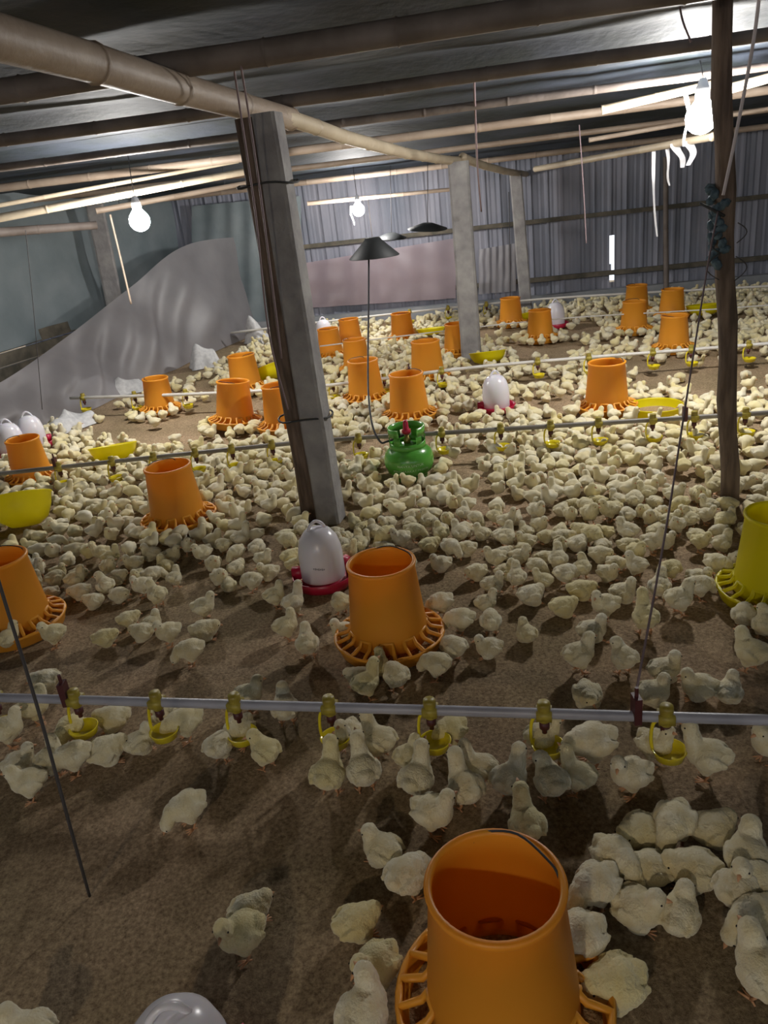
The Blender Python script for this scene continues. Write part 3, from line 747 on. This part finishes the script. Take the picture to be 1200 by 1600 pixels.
c3 = [on_line(A3, B3_, x) for x in (130, 210, 290, 425)]+[on_line(B3_, C3, x) for x in (520, 600, 690)]+[on_line(C3, D3, x) for x in (840, 920, 1020, 1080, 1170)]
water_line([ext(A3, B3_, 0.0), B3_, C3, D3, ext(D3, C3, 2)], 0.0125, M_pipe_w, 'third water pipe, off-white, running behind the second post', c3, [on_line(B3_, C3, 640)])
A4 = at(360, 520, ZP); B4_ = at(600, 492, ZP); C4 = at(850, 467, ZP); D4 = at(1200, 447, ZP)
water_line([A4, B4_, C4, D4, ext(D4, C4, 3)], 0.012, M_pipe_w, 'farthest water pipe, thin and pale along the foot of the far wall', [on_line(B4_, C4, x) for x in (640, 700, 760)], [])
A5 = at(500, 541, ZP+0.02); D5 = at(1200, 477, ZP+0.02)
water_line([A5, at(850, 500, ZP+0.02), D5, ext(D5, A5, 3)], 0.006, M_pipe_w, 'thin taut line between the third pipe and farthest pipe', [], [])
# ------------------------------------------------------------------ cords
def cord(pts, r, m, label):
    b = bmesh.new(); tube(b, smoothpath(pts, 6), r, 6); tag(obj('cord', b, m), label, 'cord')
cord([br1[1]+Vector((0, 0, 0.08)), atY(1040, 830, 1.95), atY(1070, 640, 2.35), atY(1105, 420, 2.75), atY(1122, 330, 2.98)], 0.0032, M_cord_m, 'dark winch cord from nearest pipe bracket up to the dark timber post')
cord([atY(1192, -60, 2.85), atY(1178, 60, 2.9), atY(1150, 210, 2.95), atY(1130, 305, 2.98)], 0.006, M_cord_p, 'pale pinkish rope dropping from the roof to the dark timber post')
cord([atY(-40, 780, 1.35), atY(0, 915, 1.32), atY(60, 1110, 1.26), atY(105, 1275, 1.2), at(140, 1400, 0.0)], 0.0035, M_cord_d, 'dark cable crossing the nearest pipe at the left')
cord([atY(360, 70, 3.0), atY(378, 190, 3.15), atY(400, 340, 3.2), atY(420, 520, 3.25), atY(450, 640, 3.28)], 0.004, M_cord_m, 'left cord of the pair running down the thick post')
cord([atY(376, 100, 3.0), atY(392, 200, 3.15), atY(412, 340, 3.2), atY(440, 560, 3.25)], 0.004, M_cord_m, 'right cord of the pair running down the thick post')
cord([atY(172, 335, 6.0), atY(190, 410, 6.0), atY(205, 475, 6.0)], 0.008, M_bamboo, 'pale thin stick leaning against the post behind the plastic')
cord([atY(740, 60, 4.0), atY(741, 130, 4.4), atY(746, 260, 5.6), atY(752, 330, 6.3)], 0.006, M_cord_m, 'cord hanging from the roof to the second post')
cord([atY(905, 195, 5.5), atY(912, 300, 5.5), atY(916, 380, 5.5)], 0.004, M_cord_m, 'thin mauve cord hanging in front of the daylight gap wall')
cord([atY(1060, -10, 3.4), atY(1066, 30, 3.4), atY(1080, 66, 3.4)], 0.004, M_cord_m, 'short loose cord dangling from the roof near the top right')
cord([atY(40, 360, 5.0), atY(52, 480, 5.0), atY(66, 640, 4.9)], 0.0022, M_cord_d, 'thin wire above the left orange feeder')
cord([atY(795, 300, 8.2), atY(797, 400, 8.2), atY(797, 465, 8.2)], 0.004, M_cord_d, 'wire holding the small far orange feeder below the wall post')

# ------------------------------------------------------------------ chicks
def RY(a): return Matrix.Rotation(a, 4, 'Y')
def RZ(a): return Matrix.Rotation(a, 4, 'Z')
def build_chick(pose):
    """one continuous downy body facing +X, plus beak, eyes and legs in the same mesh"""
    b = bmesh.new(); sit = pose in ('sit', 'doze'); dz = -0.026 if sit else 0.0
    def E(c, r, rot=None, s=3): ell(b, Vector(c)+Vector((0, 0, dz)), r, rot, s)
    E((-0.004, 0, 0.066), (0.044, 0.038, 0.037), RY(-0.12))
    E((0.022, 0, 0.068), (0.031, 0.032, 0.033))
    E((-0.036, 0, 0.071), (0.026, 0.023, 0.020), RY(0.45))
    E((-0.050, 0, 0.079), (0.013, 0.013, 0.009), RY(0.6))
    E((0.0, 0, 0.050), (0.036, 0.031, 0.026))
    for s in (-1, 1):
        E((-0.010, s*0.034, 0.068), (0.032, 0.009, 0.020), RY(0.18) @ RZ(s*0.06))
        E((-0.036, s*0.028, 0.066), (0.018, 0.006, 0.010), RY(0.3))
        if not sit: E((0.0, s*0.017, 0.038), (0.017, 0.014, 0.018))
        else: E((0.006, s*0.02, 0.040), (0.026, 0.016, 0.014))
    if pose == 'stand': neck = [(0.033, 0, 0.084), (0.037, 0, 0.096)]; head = (0.043, 0, 0.109); yaw, pit = 0.0, 0.05
    elif pose == 'look': neck = [(0.030, 0.003, 0.085), (0.034, 0.006, 0.097)]; head = (0.037, 0.011, 0.109); yaw, pit = 1.1, 0.05
    elif pose == 'reach': neck = [(0.033, 0, 0.088), (0.038, 0, 0.102), (0.042, 0, 0.115)]; head = (0.046, 0, 0.129); yaw, pit = 0.0, -0.4
    elif pose == 'peck': neck = [(0.044, 0, 0.068), (0.052, 0, 0.058), (0.058, 0, 0.050)]; head = (0.065, 0, 0.042); yaw, pit = 0.0, 0.95
    elif pose == 'sit': neck = [(0.030, 0, 0.084), (0.034, 0, 0.093)]; head = (0.038, 0, 0.104); yaw, pit = 0.25, 0.1
    else: neck = [(0.036, 0, 0.072), (0.040, 0, 0.076)]; head = (0.046, 0, 0.080); yaw, pit = 0.35, 0.35
    for i, n in enumerate(neck): E(n, (0.0235-0.0018*i,)*3)
    HR = RZ(yaw) @ RY(pit)
    E(head, (0.0215, 0.0195, 0.0195), HR)
    me = bpy.data.meshes.new('raw'); b.to_mesh(me); b.free()
    o = bpy.data.objects.new('raw', me); COL.objects.link(o)
    r = o.modifiers.new('r', 'REMESH'); r.mode = 'VOXEL'; r.voxel_size = 0.0034
    s = o.modifiers.new('s', 'SMOOTH'); s.iterations = 5; s.factor = 0.5
    bpy.context.view_layer.update()
    full = bpy.data.meshes.new_from_object(o.evaluated_get(bpy.context.evaluated_depsgraph_get()))
    d = o.modifiers.new('d', 'DECIMATE'); d.ratio = 190/len(full.polygons)
    bpy.context.view_layer.update()
    low = bpy.data.meshes.new_from_object(o.evaluated_get(bpy.context.evaluated_depsgraph_get()))
    bpy.data.objects.remove(o)
    outs = []
    hv = Vector(head)+Vector((0, 0, dz))
    for src, hi in ((full, True), (low, False)):
        bb = bmesh.new(); bb.from_mesh(src)
        if hi:
            bb.normal_update()
            for v in bb.verts:
                n = noise.noise(v.co*150)*0.0015 + noise.noise(v.co*420+Vector((3, 1, 7)))*0.0007
                v.co += v.normal*n
        tip = HR.to_3x3() @ Vector((0.034, 0, -0.004)); root = HR.to_3x3() @ Vector((0.017, 0, -0.001))
        tube(bb, [hv+root, hv+root.lerp(tip, 0.5), hv+tip], [0.0056, 0.0042, 0.0008], 6 if hi else 4, mi=1)
        if hi:
            for sy in (-1, 1):
                e = HR.to_3x3() @ Vector((0.0095, sy*0.0168, 0.003)); ell(bb, hv+e, (0.0026,)*3, None, 1, mi=2)
            for sy in (-1, 1):
                if not sit:
                    tube(bb, [(0.0, sy*0.017, 0.034), (-0.007, sy*0.017, 0.018), (0.001, sy*0.018, 0.004)], [0.0042, 0.0034, 0.0032], 6, mi=1)
                for a in (-0.45, 0, 0.45, PI):
                    L = 0.023 if a != PI else 0.011; x0 = 0.001 if not sit else 0.022
                    tube(bb, [(x0, sy*0.018, 0.004), (x0+L*math.cos(a), sy*0.018+L*math.sin(a), 0.002)], [0.0028, 0.0016], 5, mi=1)
        out = bpy.data.meshes.new('chick_'+pose); bb.to_mesh(out); bb.free()
        if hi:
            for mm in (M_fluff, M_beak, M_eye): out.materials.append(mm)
        out.polygons.foreach_set('use_smooth', [True]*len(out.polygons)); outs.append(out)
    return outs
POSES = ('stand', 'look', 'reach', 'peck', 'sit', 'doze')
CH = {p: build_chick(p) for p in POSES}

# hand placed chicks: image column, row of the feet, pose, facing (0 right, 90 away, 180 left, 270 towards viewer), size
MAN = [
 (484, 1028, 'stand', 95, 1.05), (450, 1000, 'look', 30, 1.0), (462, 962, 'reach', 50, 1.0), (535, 960, 'peck', 110, .95), (540, 1000, 'sit', 170, 1.0),
 (575, 1092, 'reach', 35, 1.0), (562, 1070, 'doze', 160, .9), (622, 1080, 'peck', 110, 1.05), (594, 1062, 'look', 60, 0.9), (685, 1062, 'peck', 150, 1.05), (712, 1034, 'peck', 125, 1.0),
 (765, 1025, 'sit', 175, .95), (768, 992, 'peck', 80, 1.0), (760, 962, 'stand', 15, .9), (722, 990, 'peck', 170, 1.05), (690, 962, 'peck', 200, 1.0), (823, 1002, 'sit', 100, .9),
 (450, 1132, 'stand', 95, 1.1), (392, 1112, 'stand', 20, 1.05), (830, 944, 'doze', 25, 1.1), (925, 1000, 'sit', 10, 1.05), (946, 968, 'look', 175, 1.05), (880, 962, 'doze', 10, 1.05),
 (905, 1050, 'stand', 25, 1.12), (975, 1052, 'look', 100, 1.0), (918, 1102, 'doze', 265, 1.05), (1020, 1100, 'sit', 10, 1.1), (1038, 1062, 'sit', 15, 1.05), (1092, 1090, 'sit', 160, 1.1), (1138, 1096, 'sit', 50, 1.0),
 (1172, 1048, 'stand', 110, 1.15), (1192, 1000, 'look', 60, 1.0), (1008, 990, 'reach', 85, 1.12), (1060, 960, 'stand', 20, 1.1), (973, 940, 'sit', 10, 1.05), (908, 935, 'doze', 350, 1.05), (1030, 938, 'stand', 60, 1.0),
 (303, 1038, 'peck', 190, 1.05), (268, 1008, 'look', 200, 1.0), (322, 998, 'doze', 5, 1.1), (322, 968, 'stand', 10, 1.0), (167, 1008, 'doze', 10, .95), (226, 1000, 'doze', 170, 1.0), (250, 948, 'stand', 135, 1.0),
 (90, 1010, 'look', 185, 1.0), (203, 978, 'doze', 20, .9), (20, 1018, 'stand', 60, 1.0), (240, 985, 'sit', 60, .9),
 (76, 1078, 'doze', 180, 1.1), (60, 1130, 'look', 30, 1.1), (118, 1162, 'peck', 250, 1.05), (182, 1138, 'doze', 180, 1.15), (170, 1190, 'doze', 20, 1.2), (295, 1155, 'peck', 200, 1.15), (262, 1140, 'stand', 250, 1.0), (222, 1175, 'sit', 45, 1.0),
 (122, 1208, 'peck', 200, 1.1), (88, 1212, 'look', 70, 1.05), (36, 1208, 'sit', 30, 1.05), (55, 1248, 'stand', 185, 1.05), (20, 1165, 'look', 10, 1.1), (378, 1165, 'peck', 230, 1.05), (420, 1200, 'look', 130, 1.05), (348, 1190, 'peck', 60, 1.0),
 (518, 1240, 'reach', 70, 1.15), (573, 1235, 'reach', 100, 1.18), (597, 1185, 'reach', 135, 1.1), (548, 1172, 'reach', 250, 1.0),
 (655, 1248, 'reach', 60, 1.15), (730, 1262, 'reach', 110, 1.15), (680, 1300, 'look', 330, 1.12), (706, 1168, 'peck', 200, 1.05), (640, 1205, 'stand', 40, .9), (752, 1226, 'reach', 150, 1.0),
 (798, 1248, 'reach', 40, 1.1), (862, 1250, 'look', 100, 1.1), (905, 1240, 'reach', 130, 1.0), (825, 1320, 'reach', 95, 1.1), (848, 1180, 'stand', 10, 1.05), (925, 1195, 'peck', 185, 1.35), (985, 1240, 'look', 180, 1.1),
 (1022, 1192, 'reach', 300, 1.05), (1104, 1215, 'reach', 145, 1.2), (1200, 1190, 'stand', 200, 1.1), (300, 1290, 'peck', 210, 1.1),
 (1165, 1372, 'stand', 60, 1.15), (1150, 1425, 'peck', 20, 1.1), (1178, 1410, 'look', 170, 1.1), (1190, 1560, 'stand', 100, 1.25), (1175, 1465, 'peck', 200, 1.1),
 (60, 1650, 'stand', 160, 1.1), (385, 1492, 'look', 200, 1.1), (395, 1440, 'doze', 30, 1.0), (575, 1620, 'look', 60, 1.2),
 (1000, 1320, 'doze', 200, 1.15), (1052, 1318, 'peck', 230, 1.15), (1112, 1316, 'doze', 20, 1.15), (960, 1372, 'peck', 300, 1.1), (1012, 1378, 'doze', 170, 1.1), (1082, 1382, 'doze', 160, 1.25), (930, 1418, 'peck', 210, 1.15),
 (995, 1440, 'sit', 330, 1.15), (905, 1500, 'peck', 200, 1.15), (960, 1560, 'doze', 190, 1.25), (600, 1345, 'sit', 140, 1.05), (640, 1400, 'peck', 40, 1.1), (560, 1460, 'doze', 20, 1.05), (590, 1530, 'sit', 220, 1.1), (1060, 1450, 'sit', 50, 1.1),
]
MAN += [(x, y, ps, an, 0.95) for x, y, ps, an in ((185, 912, 'doze', 10), (212, 890, 'sit', 200), (122, 922, 'stand', 40), (150, 950, 'doze', 170), (242, 915, 'peck', 20), (345, 912, 'sit', 300),
 (372, 898, 'doze', 60), (398, 925, 'peck', 150), (422, 905, 'sit', 190), (432, 950, 'look', 20), (120, 868, 'doze', 200), (320, 880, 'stand', 230), (270, 878, 'sit', 0), (455, 880, 'doze', 30), (405, 872, 'peck', 80),
 (546, 880, 'look', 350), (566, 856, 'sit', 30), (602, 868, 'doze', 160), (628, 858, 'stand', 200), (648, 846, 'peck', 340), (690, 892, 'sit', 190), (706, 872, 'peck', 300), (672, 862, 'doze', 15), (585, 840, 'sit', 100), (730, 868, 'doze', 180),
 (790, 905, 'sit', 20), (745, 905, 'doze', 200), (770, 925, 'sit', 10), (720, 850, 'stand', 120))]
def in_ell(x, y, cx, cy, rx, ry): return ((x-cx)/rx)**2+((y-cy)/ry)**2 < 1
BARE = [(285, 668, 165, 34), (400, 655, 60, 18), (700, 905, 60, 50), (305, 905, 26, 25), (130, 893, 34, 12), (1075, 885, 75, 22), (1110, 930, 70, 30),
        (640, 880, 60, 18), (850, 548, 70, 14), (760, 525, 60, 10), (900, 520, 60, 12), (1010, 590, 70, 20), (1165, 600, 40, 18), (880, 640, 70, 10), (830, 515, 80, 12), (1120, 610, 60, 18), (420, 930, 60, 40), (1180, 570, 30, 20),
        (900, 660, 60, 8), (690, 655, 60, 8), (560, 700, 50, 8), (380, 690, 70, 10), (750, 870, 35, 22), (1075, 760, 50, 14), (190, 860, 30, 8)]
random.seed(11)
plan = []; cell = {}
def near_ok(p, r):
    ci, cj = int(p.x//0.15), int(p.y//0.15)
    for a in (-1, 0, 1):
        for c in (-1, 0, 1):
            for q, rq in cell.get((ci+a, cj+c), ()):
                if (q-p).length < max(r, rq*0.9): return False
    return True
def put(p, r): cell.setdefault((int(p.x//0.15), int(p.y//0.15)), []).append((p, r))
for x, y, pose, ang, sc in MAN:
    p = at(x, y); p.z = 0
    plan.append((p, pose, math.radians(ang), sc*0.90, 1)); put(p, 0.07)
blocks = FEED_SPOTS + [(P1, 0.13), (P2, 0.13), (P3, 0.13), (PR, 0.07), (GC, 0.14)]
wallL = lambda p: (p-PL).dot(NL)
for fi, (q, rr) in enumerate(FEED_SPOTS[:25]):      # chicks crowd round every far feeder
    if fi in (0, 1, 2): continue
    for k in range(15):
        if random.random() < 0.12: continue
        a = 2*PI*k/15+random.uniform(-.1, .1); p = q+Vector((math.cos(a), math.sin(a), 0))*random.uniform(0.215, 0.245)
        x, y, wv = px(p)
        if not near_ok(p, 0.066) or any((p-q2).length < r2+0.02 for q2, r2 in blocks) or p.dot(VD) > V_WALL-0.2: continue
        put(p, 0.07); plan.append((p, random.choice(('peck', 'peck', 'doze', 'stand', 'sit')), a+PI+random.uniform(-.5, .5), random.uniform(.76, .92), 0))
tries = 0
while tries < 130000:
    tries += 1
    p = Vector((random.uniform(-4, 6), random.uniform(2.2, 9.6), 0))
    if p.dot(VD) > V_WALL-0.22 or p.dot(UD) > 7: continue
    x, y, wv = px(p)
    if x < -70 or x > 1480: continue
    if y > (945 if x < 250 else 925): continue
    # keep in front of the curtain foot
    bx = [(-90, 725), (60, 668), (150, 640), (240, 612), (330, 575), (440, 505), (470, 480)]
    lim = 0
    for (xa, ya), (xb, yb) in zip(bx, bx[1:]):
        if xa <= x <= xb: lim = ya+(yb-ya)*(x-xa)/(xb-xa)+10
    if y < lim: continue
    nzv = noise.noise(Vector((p.x*1.1, p.y*1.1, 4)))*0.5+0.5*noise.noise(Vector((p.x*3, p.y*3, 9)))
    r = 0.074
    if y > 850 and x < 470: r = 0.082
    if y > 880: r = 0.086
    if y < 640: r = 0.084 + 0.06*max(0, nzv)
    if y < 640 and nzv > 0.20: r = 0.24
    if y >= 640 and y < 760 and nzv > 0.28: r = 0.15
    if y >= 760 and nzv > 0.33: r = 0.15
    bare = any(in_ell(x, y, *e) for e in BARE)
    if bare: r = 0.42
    if any((p-q).length < rr+0.035 for q, rr in blocks): continue
    if not near_ok(p, r): continue
    put(p, r)
    pose = random.choices(POSES, (20, 18, 6, 14, 22, 20))[0]
    plan.append((p, pose, random.uniform(0, 2*PI), random.uniform(0.72, 0.90), 0))
# the 300 that show largest become individuals, the rest one flock
def vis_key(e):
    x, y, wv = px(e[0]+Vector((0, 0, 0.05)))
    return wv if (-30 < x < 1230 and y < 1640) else 99+wv
plan.sort(key=vis_key)
IND, REST = plan[:300], plan[300:]
LAND = [('the nearest orange feeder', FEED_SPOTS[1][0]), ('the middle orange feeder', p0), ('the big white drinker', dr.location.copy()), ('the thick concrete post', Vector(P1)),
        ('the green gas cylinder', GC), ('the dark timber post', PR), ('the yellow feeder at the right edge', yf.location.copy()), ('the orange feeder at the left edge', FEED_SPOTS[2][0]),
        ('the tilted yellow tray', at(38, 792, 0)), ('the orange feeder by the second pipe', FEED_SPOTS[3][0]), ('the maroon hanger at right', Vector((br1[1].x, br1[1].y, 0))), ('the maroon hanger at left', Vector((br1[0].x, br1[0].y, 0)))]
for nme, i in (('the leftmost full drip cup', 1), ('the second drip cup from left', 2), ('the third drip cup from left', 3), ('the fourth drip cup from left', 4), ('the fifth drip cup from left', 5), ('the sixth drip cup from left', 6), ('the rightmost drip cup', 7)):
    LAND.append((nme, Vector((cups1[i].x, cups1[i].y, 0))))
LAND = [(n, Vector((q.x, q.y, 0))) for n, q in LAND]
WORD = {'stand': 'standing', 'look': 'looking sideways', 'reach': 'stretching up', 'peck': 'pecking', 'sit': 'sitting', 'doze': 'crouched low'}
ORD = ['closest', 'second closest', 'third closest', 'fourth closest', 'fifth closest', 'sixth closest', 'seventh closest', 'eighth closest', 'ninth closest', 'tenth closest', 'eleventh closest', 'twelfth closest',
       'thirteenth closest', 'fourteenth closest', 'fifteenth closest', 'sixteenth closest', 'seventeenth closest', 'eighteenth closest', 'nineteenth closest', 'twentieth closest']
info = []
for k, (p, pose, ang, sc, man) in enumerate(IND):
    n, q = min(LAND, key=lambda e: (e[1]-p).length)
    d = p-q; x1 = px(p)[0]-px(q)[0]; depth = d.y
    if abs(d.x) > abs(d.y): side = 'right of' if d.x > 0 else 'left of'
    else: side = 'behind' if d.y > 0 else 'in front of'
    f = math.degrees(ang) % 360
    face = 'facing right' if f < 45 or f >= 315 else 'facing away' if f < 135 else 'facing left' if f < 225 else 'facing the viewer'
    tint = random.choices((0.0, 0.12, 0.3, 0.55), (30, 40, 22, 8))[0]
    info.append([n, side, WORD[pose], face, (d.length), tint])
seen = {}
order = sorted(range(len(info)), key=lambda i: info[i][4])
labels = [None]*len(info)
for i in order:
    n, side, pw, face, dd, tint = info[i]; key = (n, side, pw)
    c = seen.get(key, 0); seen[key] = c+1
    labels[i] = (ORD[c], c)
for i, (p, pose, ang, sc, man) in enumerate(IND):
    n, side, pw, face, dd, tint = info[i]; tone = 'yellowish' if tint > 0.5 else 'cream'
    cnt = seen[(n, side, pw)]
    lab = '%s chick %s %s %s%s' % (tone, pw, side, n, '' if cnt == 1 else ', '+labels[i][0])
    if len((lab+face).split()) < 16: lab += ', '+face
    o = bpy.data.objects.new('chick', CH[pose][0]); COL.objects.link(o)
    o.location = p; o.rotation_euler = (0, 0, ang); o.scale = (sc*random.uniform(.88, .95), sc*random.uniform(.98, 1.06), sc)
    o.color = (tint, 0, 0, 1)
    tag(o, lab, 'chick', 'chicks spread over the near and middle litter')
# distant flock
import numpy as np
data = {}
for pz in POSES:
    me = CH[pz][1]; co = np.empty(len(me.vertices)*3); me.vertices.foreach_get('co', co); co = co.reshape(-1, 3)
    fs = [tuple(pp.vertices) for pp in me.polygons]; mi = [pp.material_index for pp in me.polygons]; data[pz] = (co, fs, mi)
V = []; Fc = []; MI = []; TI = []; off = 0
for p, pose, ang, sc, man in REST:
    co, fs, mi = data[pose]; c, s = math.cos(ang), math.sin(ang)
    R_ = np.array(((c, -s, 0), (s, c, 0), (0, 0, 1))) @ np.diag((sc*0.92, sc*1.03, sc))
    V.append(co @ R_.T + np.array((p.x, p.y, 0))); Fc += [tuple(a+off for a in f) for f in fs]; MI += mi
    TI += [random.choice((0.0, 0.1, 0.15, 0.3, 0.5))]*len(co); off += len(co)
me = bpy.data.meshes.new('chick_flock'); me.from_pydata(np.concatenate(V).tolist(), [], Fc)
me.materials.append(M_flock); me.materials.append(M_beak)
me.polygons.foreach_set('material_index', MI); me.polygons.foreach_set('use_smooth', [True]*len(Fc))
at_ = me.attributes.new('tint', 'FLOAT', 'POINT'); at_.data.foreach_set('value', TI)
o = bpy.data.objects.new('chick_flock', me); COL.objects.link(o); o['kind'] = 'stuff'
tag(o, 'dense flock of cream chicks covering the litter towards the far wall', 'chicks')
for pz in POSES: bpy.data.meshes.remove(CH[pz][1])
print('CHICKS', len(IND), len(REST), len(me.vertices))
